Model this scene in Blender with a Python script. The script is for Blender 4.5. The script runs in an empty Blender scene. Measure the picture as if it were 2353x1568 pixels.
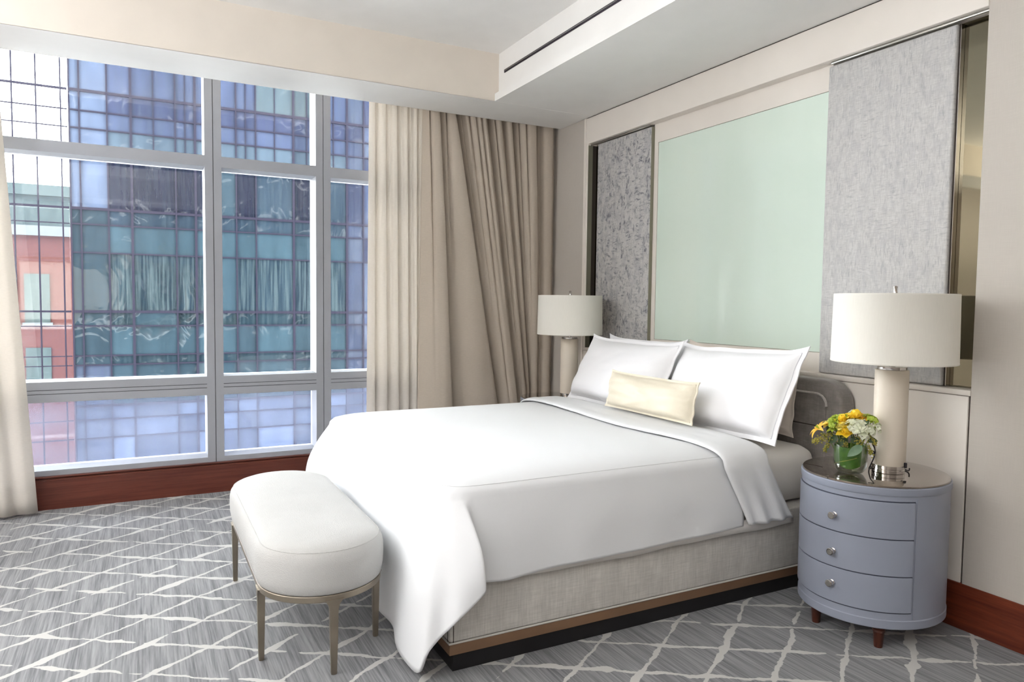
import bpy, bmesh, math, random
from mathutils import Vector, Matrix, noise
random.seed(7)
sc = bpy.context.scene
COL = sc.collection
PI = math.pi

# ------------------------------------------------------------------ helpers
def lin(c):
    return tuple(((v/255)/12.92 if v/255 <= .04045 else ((v/255+.055)/1.055)**2.4) for v in c)

def obj(name, bm, mats, parent=None, smooth=True, angle=35, local=False):
    me = bpy.data.meshes.new(name)
    bm.normal_update()
    bm.to_mesh(me); bm.free()
    if not isinstance(mats, (list, tuple)): mats = [mats]
    for m in mats: me.materials.append(m)
    if smooth:
        me.polygons.foreach_set('use_smooth', [True]*len(me.polygons))
        me.set_sharp_from_angle(angle=math.radians(angle))
    o = bpy.data.objects.new(name, me)
    COL.objects.link(o)
    if parent is not None:
        if not local:
            q = parent; off = Vector((0, 0, 0))
            while q is not None:
                off += q.location; q = q.parent
            me.transform(Matrix.Translation(-off))
        o.parent = parent
    return o

def thing(name, label, cat, loc=(0, 0, 0), rz=0, group=None):
    o = bpy.data.objects.new(name, None)
    o.empty_display_size = .1
    COL.objects.link(o)
    o.location = loc; o.rotation_euler = (0, 0, rz)
    o['label'] = label; o['category'] = cat
    if group: o['group'] = group
    return o

def tag(o, label, cat, group=None):
    o['label'] = label; o['category'] = cat
    if group: o['group'] = group
    return o

def struct(name, bm, mats, parent=None, **k):
    o = obj(name, bm, mats, parent, **k)
    o['kind'] = 'structure'
    return o

def dup(root, loc, rz, label):
    r = root.copy(); COL.objects.link(r); r.location = loc; r.rotation_euler = (0, 0, rz)
    r['label'] = label
    for ch in list(root.children):
        c = ch.copy(); COL.objects.link(c); c.parent = r
        for g in ch.children:
            d = g.copy(); COL.objects.link(d); d.parent = c
    return r

def B(): return bmesh.new()

def box(bm, x0, x1, y0, y1, z0, z1, bev=0, seg=2, mi=0):
    vs = [bm.verts.new(p) for p in ((x0,y0,z0),(x1,y0,z0),(x1,y1,z0),(x0,y1,z0),(x0,y0,z1),(x1,y0,z1),(x1,y1,z1),(x0,y1,z1))]
    fs = [bm.faces.new([vs[i] for i in f]) for f in ((3,2,1,0),(4,5,6,7),(0,1,5,4),(1,2,6,5),(2,3,7,6),(3,0,4,7))]
    for f in fs: f.material_index = mi
    if bev:
        es = list({e for f in fs for e in f.edges})
        bmesh.ops.bevel(bm, geom=es, offset=bev, segments=seg, profile=.5, affect='EDGES')
    return bm

def grid(bm, rows, closed_u=False, closed_v=False, mi=0):
    vs = [[bm.verts.new(p) for p in r] for r in rows]
    n, m = len(vs), len(vs[0])
    for i in range(n if closed_v else n-1):
        for j in range(m if closed_u else m-1):
            f = bm.faces.new((vs[i][j], vs[i][(j+1) % m], vs[(i+1) % n][(j+1) % m], vs[(i+1) % n][j]))
            f.material_index = mi
    return vs

def cap(bm, ring, flip=False):
    try: bm.faces.new(list(reversed(ring)) if flip else ring)
    except ValueError: pass

def lathe(bm, prof, n=48, cx=0, cy=0, sx=1, sy=1, close=True, mi=0):
    rows = [[(cx+r*sx*math.cos(2*PI*k/n), cy+r*sy*math.sin(2*PI*k/n), z) for k in range(n)] for r, z in prof]
    vs = grid(bm, rows, closed_u=True, mi=mi)
    if close:
        cap(bm, vs[0], True); cap(bm, vs[-1])
    return vs

def tube(bm, pts, r, n=8, closed=False, caps=True):
    pts = [Vector(p) for p in pts]
    N = len(pts); rows = []; up = None
    for i, p in enumerate(pts):
        a = pts[(i-1) % N] if (closed or i > 0) else p
        b = pts[(i+1) % N] if (closed or i < N-1) else p
        t = (b-a).normalized()
        if up is None:
            up = Vector((0, 0, 1)) if abs(t.z) < .9 else Vector((1, 0, 0))
        s = t.cross(up)
        if s.length < 1e-6: s = t.orthogonal()
        s.normalize(); up = s.cross(t).normalized()
        rr = r[i] if isinstance(r, (list, tuple)) else r
        rows.append([p + s*rr*math.cos(2*PI*k/n) + up*rr*math.sin(2*PI*k/n) for k in range(n)])
    vs = grid(bm, rows, closed_u=True, closed_v=closed)
    if not closed and caps:
        cap(bm, vs[0]); cap(bm, vs[-1], True)
    return bm

def catmull(pts, n):
    """n samples on a Catmull-Rom spline through pts, evenly by index"""
    P = [Vector(p) for p in pts]; m = len(P); out = []
    for k in range(n):
        u = k/(n-1)*(m-1); i = min(int(u), m-2); t = u-i
        p0, p1, p2, p3 = P[max(i-1, 0)], P[i], P[i+1], P[min(i+2, m-1)]
        out.append(.5*((2*p1)+(p2-p0)*t+(2*p0-5*p1+4*p2-p3)*t*t+(3*p1-p0-3*p2+p3)*t**3))
    return out

def polyres(pts, n):
    """n samples evenly by length on a polyline"""
    P = [Vector(p) for p in pts]; L = [0]
    for a, b in zip(P, P[1:]): L.append(L[-1]+(b-a).length)
    out = []
    for k in range(n):
        d = L[-1]*k/(n-1); i = 0
        while i < len(P)-2 and L[i+1] < d: i += 1
        t = (d-L[i])/max(1e-9, L[i+1]-L[i]); out.append(P[i].lerp(P[i+1], t))
    return out

def sstep(a, b, x):
    t = min(1, max(0, (x-a)/(b-a))); return t*t*(3-2*t)

def nz(x, y, z=0): return noise.noise(Vector((x, y, z)))

# ------------------------------------------------------------------ materials
class NT:
    def __init__(s, name):
        s.m = bpy.data.materials.new(name); s.m.use_nodes = True
        s.t = s.m.node_tree; s.t.nodes.clear()
        s.out = s.n('ShaderNodeOutputMaterial')
    def n(s, typ, **kw):
        nd = s.t.nodes.new(typ)
        for k, v in kw.items():
            if k.startswith('i_'):
                key = k[2:].replace('_', ' ')
                nd.inputs[key].default_value = v
            else: setattr(nd, k, v)
        return nd
    def l(s, a, b): s.t.links.new(a, b)
    def math(s, op, a, b=None, c=None, clamp=False):
        nd = s.t.nodes.new('ShaderNodeMath'); nd.operation = op; nd.use_clamp = clamp
        for i, v in enumerate((a, b, c)):
            if v is None: continue
            if isinstance(v, (int, float)): nd.inputs[i].default_value = v
            else: s.l(v, nd.inputs[i])
        return nd.outputs[0]
    def mix(s, f, a, b):
        nd = s.t.nodes.new('ShaderNodeMix'); nd.data_type = 'RGBA'
        for key, v in ((0, f), (6, a), (7, b)):
            if isinstance(v, (int, float)): nd.inputs[key].default_value = v
            elif isinstance(v, tuple): nd.inputs[key].default_value = (*v[:3], 1)
            else: s.l(v, nd.inputs[key])
        return nd.outputs[2]
    def ramp(s, fac, stops):
        nd = s.t.nodes.new('ShaderNodeValToRGB'); cr = nd.color_ramp
        while len(cr.elements) < len(stops): cr.elements.new(.5)
        for e, (p, c) in zip(cr.elements, stops):
            e.position = p; e.color = (c, c, c, 1) if isinstance(c, (int, float)) else (*c, 1)
        s.l(fac, nd.inputs[0]); return nd.outputs[0]
    def pos(s, scale=(1, 1, 1), rot=(0, 0, 0), obj_space=False):
        if obj_space: o = s.n('ShaderNodeTexCoord').outputs['Object']
        else: o = s.n('ShaderNodeNewGeometry').outputs['Position']
        mp = s.n('ShaderNodeMapping'); mp.inputs['Scale'].default_value = scale; mp.inputs['Rotation'].default_value = rot
        s.l(o, mp.inputs['Vector']); return mp.outputs[0]
    def noise(s, vec, scale, detail=3, rough=.5):
        nd = s.n('ShaderNodeTexNoise'); nd.inputs['Scale'].default_value = scale
        nd.inputs['Detail'].default_value = detail; nd.inputs['Roughness'].default_value = rough
        s.l(vec, nd.inputs['Vector']); return nd.outputs['Fac']
    def bsdf(s, col=None, rough=.5, metal=0, spec=.5, **kw):
        b = s.n('ShaderNodeBsdfPrincipled')
        if isinstance(col, tuple): b.inputs['Base Color'].default_value = (*col, 1)
        elif col is not None: s.l(col, b.inputs['Base Color'])
        if isinstance(rough, (int, float)): b.inputs['Roughness'].default_value = rough
        else: s.l(rough, b.inputs['Roughness'])
        b.inputs['Metallic'].default_value = metal
        b.inputs['Specular IOR Level'].default_value = spec
        for k, v in kw.items(): b.inputs[k.replace('_', ' ')].default_value = v
        return b
    def bump(s, b, h, strength=.2, dist=.01):
        nd = s.n('ShaderNodeBump'); nd.inputs['Strength'].default_value = strength; nd.inputs['Distance'].default_value = dist
        s.l(h, nd.inputs['Height']); s.l(nd.outputs[0], b.inputs['Normal'])
    def done(s, b):
        s.l(b.outputs[0], s.out.inputs['Surface']); return s.m

def plain(name, rgb, rough=.5, metal=0, spec=.5, var=.04, bump=0, bscale=200, **kw):
    t = NT(name); c = lin(rgb)
    v = t.noise(t.pos(), 6, 4)
    col = t.mix(t.ramp(v, [(.3, 0), (.7, 1)]), tuple(x*(1-var) for x in c), tuple(min(1, x*(1+var)) for x in c))
    b = t.bsdf(col, rough, metal, spec, **kw)
    if bump: t.bump(b, t.noise(t.pos(), bscale, 2), bump, .004)
    return t.done(b)

def weave(name, rgb, var=.12, rough=.85, sx=260, sz=260, bump=.25, blotch=0, sheen=.2, streak=(40, 40, 4)):
    t = NT(name); c = lin(rgb)
    a = t.noise(t.pos((sx, sx, 12)), 1, 2); b2 = t.noise(t.pos((10, 10, sz)), 1, 2)
    w = t.math('ADD', t.math('MULTIPLY', a, .5), t.math('MULTIPLY', b2, .5))
    fac = t.ramp(w, [(.35, 0), (.65, 1)])
    col = t.mix(fac, tuple(x*(1-var) for x in c), tuple(min(1, x*(1+var)) for x in c))
    if blotch:
        bl = t.noise(t.pos(streak), 1, 5, .65)
        col = t.mix(t.math('MULTIPLY', t.ramp(bl, [(.4, 1), (.62, 0)]), blotch), col, tuple(x*.35 for x in c))
    b = t.bsdf(col, rough, 0, .3)
    b.inputs['Sheen Weight'].default_value = sheen
    t.bump(b, w, bump, .002)
    return t.done(b)

def thin_glass(name, tint=(1, 1, 1), refl=1.0, veil=0.0, veilcol=(.8, .85, .95)):
    t = NT(name)
    tr = t.n('ShaderNodeBsdfTransparent'); tr.inputs[0].default_value = (*tint, 1)
    gl = t.n('ShaderNodeBsdfGlossy'); gl.inputs['Roughness'].default_value = .02
    lw = t.n('ShaderNodeFresnel'); lw.inputs[0].default_value = 1.45
    mx = t.n('ShaderNodeMixShader')
    t.l(t.math('MULTIPLY', lw.outputs[0], refl, clamp=True), mx.inputs[0]); t.l(tr.outputs[0], mx.inputs[1]); t.l(gl.outputs[0], mx.inputs[2])
    res = mx
    if veil:
        df = t.n('ShaderNodeBsdfTranslucent'); df.inputs[0].default_value = (*veilcol, 1)
        m2 = t.n('ShaderNodeMixShader')
        v = t.noise(t.pos((1, 1, 5)), 2, 4)
        t.l(t.math('MULTIPLY', v, veil*2), m2.inputs[0]); t.l(mx.outputs[0], m2.inputs[1]); t.l(df.outputs[0], m2.inputs[2]); res = m2
    t.l(res.outputs[0], t.out.inputs['Surface'])
    return t.m

M = {}
M['ceiling'] = plain('ceiling_paint', (236, 234, 231), .9, spec=.2, var=.015)
M['soffit'] = plain('soffit_paint', (233, 231, 228), .9, spec=.2, var=.015)
M['beam'] = plain('beam_paint', (222, 213, 202), .9, spec=.2, var=.02)
M['wall'] = weave('wall_linen_paper', (190, 183, 175), .035, .85, 520, 520, .06, sheen=0)
M['cream'] = plain('cream_lacquer', (226, 219, 211), .42, var=.015)
M['gap'] = plain('shadow_gap', (60, 52, 46), .9)
M['mirror'] = NT('bronze_mirror')
_b = M['mirror'].bsdf(lin((136, 130, 112)), .03, 1.0); M['mirror'] = M['mirror'].done(_b)
M['chrome'] = plain('polished_chrome', (205, 200, 196), .06, 1, var=.02)
M['brushed'] = plain('brushed_nickel', (190, 188, 184), .3, 1, var=.05)
M['champagne'] = plain('champagne_metal_edge', (138, 136, 120), .4, .25, var=.03)
M['frame'] = plain('grey_window_aluminium', (158, 160, 166), .5, .0, .4, var=.02)
M['joint'] = plain('dark_rubber_joint', (70, 70, 74), .8)
M['glass'] = thin_glass('clear_window_glass', (.97, .985, .98))
M['glass_low'] = thin_glass('milky_lower_glass', (.93, .95, .99), veil=.19, veilcol=(.115, .125, .155))  # milky translucent tint mixed into the lower panes
M['black'] = plain('black_plinth', (26, 24, 26), .45, var=.1)
M['cord'] = plain('black_cord', (22, 18, 26), .4)
M['railwood'] = plain('brown_bed_rail', (128, 98, 74), .45, var=.08)
M['nsblue'] = plain('blue_grey_lacquer', (141, 146, 160), .38, var=.03, bump=.03, bscale=500)
M['nsgroove'] = plain('dark_groove', (62, 66, 80), .7)
M['leather'] = plain('cream_leather', (214, 203, 188), .5, var=.03, bump=.06, bscale=350)
M['shade'] = None
M['vent'] = plain('vent_black', (34, 26, 40), .5)

def wood(name, c1, c2, rough, axis=(2, .6, 18)):
    t = NT(name)
    v = t.noise(t.pos(axis), 3, 6, .6)
    f = t.noise(t.pos((axis[0]*6, axis[1]*6, axis[2]*6)), 3, 2)
    k = t.math('ADD', t.math('MULTIPLY', v, .75), t.math('MULTIPLY', f, .25))
    col = t.mix(t.ramp(k, [(.35, 0), (.65, 1)]), lin(c1), lin(c2))
    b = t.bsdf(col, rough, 0, .5); t.bump(b, f, .08, .002)
    return t.done(b)
M['mahogany'] = wood('mahogany_baseboard', (84, 38, 28), (112, 58, 44), .35, (2, .5, 14))
M['mahogany2'] = wood('red_brown_baseboard', (78, 30, 18), (122, 58, 36), .3, (.6, 2, 10))
M['walnut'] = wood('walnut_foot', (60, 30, 22), (92, 50, 36), .35, (14, 14, 2))

def shade_mat():
    t = NT('linen_lamp_shade')
    c = lin((240, 237, 229))
    w = t.noise(t.pos((300, 300, 20)), 1, 2)
    col = t.mix(w, tuple(x*.96 for x in c), tuple(min(1, x*1.03) for x in c))
    d = t.n('ShaderNodeBsdfDiffuse'); t.l(col, d.inputs[0])
    tr = t.n('ShaderNodeBsdfTranslucent'); t.l(col, tr.inputs[0])
    mx = t.n('ShaderNodeMixShader'); mx.inputs[0].default_value = .22
    t.l(d.outputs[0], mx.inputs[1]); t.l(tr.outputs[0], mx.inputs[2]); t.l(mx.outputs[0], t.out.inputs['Surface'])
    return t.m
M['shade'] = shade_mat()

def curtain_mat(name, rgb, trans, sx=500, var=.06, bump=.2):
    t = NT(name); c = lin(rgb)
    w = t.math('ADD', t.math('MULTIPLY', t.noise(t.pos((40, 40, 420)), 1, 3), .7), t.math('MULTIPLY', t.noise(t.pos((sx, sx, 30)), 1, 2), .3))
    col = t.mix(t.ramp(w, [(.38, 0), (.62, 1)]), tuple(x*(1-var) for x in c), tuple(min(1, x*(1+var)) for x in c))
    d = t.bsdf(col, .8, 0, .2); d.inputs['Sheen Weight'].default_value = .15
    t.bump(d, w, bump, .002)
    tr = t.n('ShaderNodeBsdfTranslucent'); t.l(col, tr.inputs[0])
    mx = t.n('ShaderNodeMixShader'); mx.inputs[0].default_value = trans
    t.l(d.outputs[0], mx.inputs[1]); t.l(tr.outputs[0], mx.inputs[2]); t.l(mx.outputs[0], t.out.inputs['Surface'])
    return t.m
M['sheer'] = curtain_mat('oatmeal_sheer', (224, 218, 210), .36, var=.03)
M['drape'] = curtain_mat('taupe_drape', (190, 178, 164), .05, var=.04)

def cotton(name, rgb, rough=.7, wr=.12, sc_=5):
    t = NT(name); c = lin(rgb)
    b = t.bsdf(c, rough, 0, .25); b.inputs['Sheen Weight'].default_value = .12
    h = t.math('ADD', t.math('MULTIPLY', t.noise(t.pos((1, 1, 1)), sc_, 5, .55), 1.0), t.math('MULTIPLY', t.noise(t.pos((500, 500, 500)), 1, 1), .01))
    t.bump(b, h, wr, .03)
    return t.done(b)
M['cotton'] = cotton('white_cotton_duvet', (226, 227, 229), .6, .10, 3.5)
M['cotton2'] = cotton('white_cotton_pillow', (243, 243, 246), .6, .05, 6)
M['sheet'] = cotton('white_fitted_sheet', (226, 222, 217), .75, .12, 5)
M['linenp'] = cotton('beige_pillow_cotton', (218, 208, 198), .8, .2, 8)  # even beige, darker than the other pillows
M['satin'] = cotton('cream_satin', (222, 213, 193), .42, .22, 9)
M['boucle'] = plain('ivory_boucle', (188, 187, 185), .95, spec=.15, var=.03, bump=.5, bscale=260)
M['basefab'] = weave('grey_linen_bed_base', (206, 202, 196), .12, .85, 180, 220, .3, blotch=.18, streak=(14, 14, 5))
M['piping'] = plain('pale_piping', (200, 196, 190), .8)
M['hbvelvet'] = weave('grey_velvet_headboard', (140, 133, 128), .12, .7, 160, 160, .2, blotch=.45, sheen=.6, streak=(9, 9, 12))
M['hbpipe'] = weave('pale_velvet_piping', (176, 170, 165), .1, .6, 160, 160, .1, sheen=.6)
M['antique'] = plain('antique_bronze', (150, 140, 126), .38, .85, var=.18, bump=.1, bscale=220)

def mint():
    t = NT('mint_back_painted_glass')
    v = t.noise(t.pos((3, 3, .4)), 2, 2)
    col = t.mix(v, lin((212, 228, 216)), lin((219, 232, 222)))
    return t.done(t.bsdf(col, .06, 0, .6))
M['mint'] = mint()

def panel_fabric(name, strong):
    t = NT(name)
    base = lin((204, 202, 200)); mid = lin((182, 180, 179)); dark = lin((96, 97, 107) if strong else (142, 142, 147))
    fine = t.noise(t.pos((230, 230, 30)), 1, 2); fine2 = t.noise(t.pos((25, 25, 260)), 1, 2)
    wv = t.math('ADD', t.math('MULTIPLY', fine, .5), t.math('MULTIPLY', fine2, .5))
    br = t.noise(t.pos((44, 44, 20) if strong else (90, 90, 22)), 1, 6, .75)        # upright dashes
    br2 = t.noise(t.pos((22, 22, 52) if strong else (24, 24, 90)), 1, 6, .75)       # lying dashes
    bl = t.noise(t.pos((11, 11, 6)), 1, 2)              # where the dashes gather
    bk = t.noise(t.pos((22, 22, 9) if strong else (30, 30, 12)), 1, 1)              # soft blocks
    c1 = t.mix(t.ramp(wv, [(.36, 0), (.64, 1)]), mid, base)
    c1 = t.mix(t.math('MULTIPLY', t.ramp(bk, [(.5, 0), (.6, 1)]), .55 if strong else .3), c1, lin((168, 167, 171)))
    m1 = t.math('MULTIPLY', t.ramp(br, [(.515 if strong else .53, 0), (.59, 1)]), t.ramp(bl, [(.40, .1), (.58, 1)]))
    m2 = t.math('MULTIPLY', t.ramp(br2, [(.515 if strong else .53, 0), (.59, 1)]), t.ramp(bl, [(.36, 1), (.55, .15)]))
    c2 = t.mix(t.math('MULTIPLY', t.math('MAXIMUM', m1, m2), .9 if strong else .42), c1, dark)
    b = t.bsdf(c2, .6, .1, .4); b.inputs['Sheen Weight'].default_value = .3
    t.bump(b, wv, .12, .002)
    return t.done(b)
M['panelfab'] = panel_fabric('distressed_silver_velvet_grazing', True)  # same velvet as the near panel; contrast of its grazing sheen put into colour
M['panelfab2'] = panel_fabric('distressed_silver_velvet_softlit', False)  # same velvet again, softer contrast from angle and light put into colour

def carpet():
    t = NT('grey_lattice_carpet')
    geo = t.n('ShaderNodeNewGeometry'); sp = t.n('ShaderNodeSeparateXYZ'); t.l(geo.outputs['Position'], sp.inputs[0])
    X, Y = sp.outputs[0], sp.outputs[1]
    wob = t.n('ShaderNodeTexNoise'); wob.inputs['Scale'].default_value = 7; wob.inputs['Detail'].default_value = 3
    t.l(geo.outputs['Position'], wob.inputs['Vector'])
    wc = t.n('ShaderNodeSeparateColor'); t.l(wob.outputs['Color'], wc.inputs[0])
    edge = t.noise(t.pos((1, 1, 1)), 60, 2)
    def lines(nx, ny, off, period, wchan, seed):
        d = t.math('ADD', t.math('MULTIPLY', X, nx), t.math('MULTIPLY', Y, ny))
        d = t.math('ADD', d, t.math('MULTIPLY', t.math('SUBTRACT', wc.outputs[wchan], .5), .05))
        d = t.math('ADD', d, t.math('MULTIPLY', t.math('SUBTRACT', edge, .5), .012))
        q = t.math('DIVIDE', t.math('SUBTRACT', d, off), period)
        fr = t.math('ABSOLUTE', t.math('SUBTRACT', t.math('FRACT', t.math('ADD', q, .5)), .5))
        dist = t.math('MULTIPLY', fr, period)
        mp = t.n('ShaderNodeMapping'); mp.inputs['Location'].default_value = (seed, seed*.7, 0)
        t.l(geo.outputs['Position'], mp.inputs['Vector'])
        wn = t.noise(mp.outputs[0], 6.5, 2)
        wid = t.ramp(wn, [(.36, .0), (.39, .0065), (.52, .010), (.62, .018), (.72, .027)])
        return t.math('SMOOTH_MIN', 1.0, t.math('MULTIPLY', t.math('SUBTRACT', wid, dist), 420), .1), wid
    a, _ = lines(-.8415, .5402, -3.535, .2325, 0, 3.1)
    b_, _ = lines(.8358, .549, 2.080, .2325, 1, 9.4)
    mask = t.math('MAXIMUM', a, b_)
    mask = t.math('MAXIMUM', mask, 0.0); mask = t.math('MINIMUM', mask, 1.0)
    s1 = t.noise(t.pos((3.5, 120, 1)), 1, 3, .65); s2 = t.noise(t.pos((1.6, 30, 1)), 1, 2)
    st = t.math('ADD', t.math('MULTIPLY', s1, .62), t.math('MULTIPLY', s2, .38))
    pile = t.noise(t.pos(), 900, 1)
    st = t.math('ADD', st, t.math('MULTIPLY', t.math('SUBTRACT', pile, .5), .12))
    g = t.mix(t.ramp(st, [(.33, 0), (.64, 1)]), lin((90, 90, 94)), lin((150, 150, 152)))
    col = t.mix(mask, g, lin((188, 186, 183)))
    b = t.bsdf(col, .95, 0, .1); b.inputs['Sheen Weight'].default_value = .15
    h = t.math('ADD', t.math('MULTIPLY', mask, .5), t.math('MULTIPLY', pile, .5))
    t.bump(b, h, .35, .004)
    return t.done(b)
M['carpet'] = carpet()

# ------------------------------------------------------------------ room shell
RX, RY = 7.4, -9.0          # right and back limits of the room
SOF = 2.96; TRAY = 3.312
b = B(); box(b, -.25, RX, RY, .12, -.1, 0); struct('floor', b, M['carpet'], smooth=False)

# headboard wall: left stretch, right stretch, lower panel, niche back
b = B()
box(b, -.25, .690, .004, .3, 0, 3.4)
box(b, 3.829, RX, .0, .3, 0, 3.4)
box(b, .690, 3.829, .085, .3, 1.05, 3.4)
struct('wall_head', b, M['wall'], smooth=False)
b = B(); box(b, .690, 3.818, .003, .1, 0, 1.053, .002, 1); struct('trim_1', b, M['cream'])          # lower panelling
b = B(); box(b, 3.818, 3.829, .012, .1, 0, 1.056); struct('trim_2', b, M['gap'], smooth=False)
b = B(); box(b, .700, 3.829, -.004, .1, 1.056, 1.081, .003, 2); struct('trim_3', b, M['cream'])      # ledge
b = B(); box(b, .703, 3.829, -.004, .1, 2.747, 2.953, .002, 1); struct('trim_4', b, M['cream'])      # fascia over the niche
b = B(); box(b, .703, 3.829, .006, .1, 2.953, 2.961); struct('trim_5', b, M['gap'], smooth=False)
b = B(); box(b, .676, .703, -.008, .1, 0, 2.957, .002, 1); box(b, .703, .730, .0, .1, 1.081, 2.747, .002, 1); struct('trim_6', b, M['cream'])
b = B()                                                                                               # cream surround of the glass
box(b, 1.500, 3.0, .066, .09, 2.612, 2.747); box(b, 1.500, 3.0, .066, .09, 1.081, 1.190); box(b, 1.500, 1.541, .066, .09, 1.190, 2.612); box(b, 2.985, 3.0, .066, .09, 1.190, 2.612)
struct('trim_7', b, M['cream'], smooth=False)
for x0, x1, lb in ((.732, 1.488, 'thin brushed metal hanging rail over the wall panel behind the far lamp'), (3.02, 3.828, 'thin brushed metal hanging rail over the wall panel behind the near lamp')):
    b = B(); box(b, x0, x1, .020, .032, 2.734, 2.746, .003, 2); tag(obj('hanging_rail', b, M['brushed']), lb, 'rail')
b = B(); box(b, 0, RX, -.006, .02, 0, .208, .002, 1); struct('baseboard_head', b, M['mahogany2'])

# other walls (behind and right of the camera) with the daylight window of the back wall
b = B(); box(b, RX, RX+.2, RY-.2, .3, -.1, 3.4); struct('wall_right', b, plain('taupe_wall', (150, 142, 134), .9), smooth=False)
b = B(); box(b, -.25, -.03, RY-.2, -5.60, 0, 3.4); struct('wall_left', b, M['wall'], smooth=False)
b = B()
box(b, -.25, RX, RY-.2, RY, -.1, 3.4)
struct('wall_back', b, M['wall'], smooth=False)

# ceiling with its tray
b = B(); box(b, -.25, RX, RY, .3, TRAY, TRAY+.12); struct('ceiling', b, M['ceiling'], smooth=False)
TX0, TY1, TX1, TY0 = .77, -.874, 6.6, -8.1
b = B(); box(b, .287, TX0, RY, 0.004, SOF, TRAY); struct('trim_8', b, M['beam'], smooth=False)       # window side drop
b = B()                                                                                               # bed side drop with its slot lip
box(b, TX0, RX, TY1+.032, 0.004, SOF, TRAY); box(b, TX0, RX, TY1, TY1+.032, SOF, SOF+.056)
struct('trim_9', b, M['soffit'], smooth=False)
b = B(); box(b, TX0, RX, RY, TY0, SOF, TRAY); box(b, TX1, RX, TY0, TY1, SOF, TRAY); struct('trim_10', b, M['soffit'], smooth=False)
b = B(); box(b, -.25, .287, RY, .0, 3.30, TRAY); struct('trim_11', b, M['soffit'], smooth=False)
b = B(); box(b, .285, .77, RY, -.0, SOF-.0015, SOF+.002); struct('trim_12', b, M['soffit'], smooth=False)
b = B(); box(b, .7295, .7315, .001, .044, 1.081, 2.735); struct('trim_14', b, M['champagne'], smooth=False)
b = B(); box(b, .7295, .7315, .044, .084, 1.081, 2.735); struct('trim_15', b, M['gap'], smooth=False)
# linear air slot on the drop over the bed
v = thing('linear_air_vent', 'long black slot air vent set in the cream ceiling drop over the bed', 'vent', (.869, TY1+.032, 3.158))
b = B(); box(b, .869, 6.2, TY1+.0265, TY1+.0315, 3.147, 3.169); obj('slot', b, M['vent'], v, smooth=False)
b = B(); box(b, .885, 6.19, TY1+.0225, TY1+.0265, 3.157, 3.1605); obj('blade', b, M['brushed'], v, smooth=False)

# ------------------------------------------------------------------ windows
def window(n, y0, y1, base=True):
    """one glazed unit of the window wall between joints y0 < y1"""
    w = bpy.data.objects.new('window_%d' % n, None); COL.objects.link(w); w['kind'] = 'structure'
    w.location = (-.1, (y0+y1)/2, .22)
    st = .0555; g = .0022
    a, c = y0+g, y1-g
    X0, X1 = -.25, -.03
    b = B()
    box(b, X0, X1, a, a+st, .223, 3.3); box(b, X0, X1, c-st, c, .223, 3.3)
    for z0, z1 in ((.223, .263), (.730, .784), (.815, .869), (2.414, 2.494), (3.22, 3.3)):
        box(b, X0, X1-.0006, a+st, c-st, z0, z1)
    box(b, X0, X1-.0008, a, c, .788, .811)
    bmesh.ops.remove_doubles(b, verts=b.verts, dist=1e-6)
    struct('frame', b, M['frame'], w, smooth=False)
    b = B(); box(b, X0+.01, X1-.006, y0-.0001, y1+.0001, .224, 3.29) if False else box(b, X0+.01, X1-.008, y0-g, y0+g, .224, 3.29)
    box(b, X0+.01, X1-.006, y0, y1, .783, .816)
    struct('joint', b, M['joint'], w, smooth=False)
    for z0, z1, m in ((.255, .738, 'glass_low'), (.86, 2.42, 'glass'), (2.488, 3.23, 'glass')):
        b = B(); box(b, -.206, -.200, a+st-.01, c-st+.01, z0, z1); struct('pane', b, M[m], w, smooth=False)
    return w
window(1, -5.60, -4.55); window(2, -4.55, -2.778); window(3, -2.778, -1.977); window(4, -1.977, -1.176); window(5, -1.176, 0.0)
b = B(); box(b, -.25, -.0, RY, 0.0, 0, .203); box(b, -.25, -.012, RY, 0, .203, .2205); struct('baseboard_window', b, M['mahogany'], smooth=False)
b = B(); box(b, -.04, .004, RY, 0.0, .2185, .2265, .002, 1); box(b, 0, .004, RY, 0, .197, .2085, .001, 1); struct('trim_13', b, M['mahogany'])
# ------------------------------------------------------------------ niche fittings
def wall_panel(name, x0, x1, label, fab, metal):
    t = thing(name, label, 'wall panel', ((x0+x1)/2, .08, 1.081))
    if metal:
        b = B(); box(b, x0, x1-.004, .036, .0795, 1.083, 2.731, .006, 3); obj('upholstery', b, M[fab], t)
        b = B(); box(b, x1-.0045, x1, .040, .0795, 1.083, 2.731, .001, 1); obj('metal_edge', b, M['champagne'], t)
    else:
        b = B(); box(b, x0, x1-.008, .036, .0795, 1.083, 2.731, .010, 4); obj('upholstery', b, M[fab], t)
        b = B(); box(b, x1-.0085, x1, .052, .0795, 1.083, 2.731, .001, 1); obj('dark_edge', b, M['gap'], t)  # dark wrapped edge strip of the upholstery
        b = B(); box(b, x1, x1+.003, .050, .0795, 1.083, 2.731, .001, 1); obj('metal_edge', b, M['chrome'], t)
    return t
wall_panel('upholstered_wall_panel', .815, 1.499, 'tall distressed grey upholstered wall panel behind the far lamp near the curtain', 'panelfab', True)
wall_panel('upholstered_wall_panel', 2.995, 3.682, 'tall distressed grey upholstered wall panel behind the near lamp right of the green glass', 'panelfab2', False)
b = B(); box(b, .732, 1.47, .0805, .0845, 1.083, 2.74); o = obj('mirror', b, M['mirror'], smooth=False)
tag(o, 'narrow bronze mirror strip left of the panel behind the far lamp', 'mirror')
b = B(); box(b, 3.02, 3.826, .0805, .0845, 1.083, 2.74); o = obj('mirror', b, M['mirror'], smooth=False)
tag(o, 'narrow bronze mirror strip between the near panel and the right wall', 'mirror')
b = B(); box(b, 1.543, 2.983, .070, .0845, 1.192, 2.610, .001, 1); o = obj('glass_wall_panel', b, M['mint'])
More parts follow.
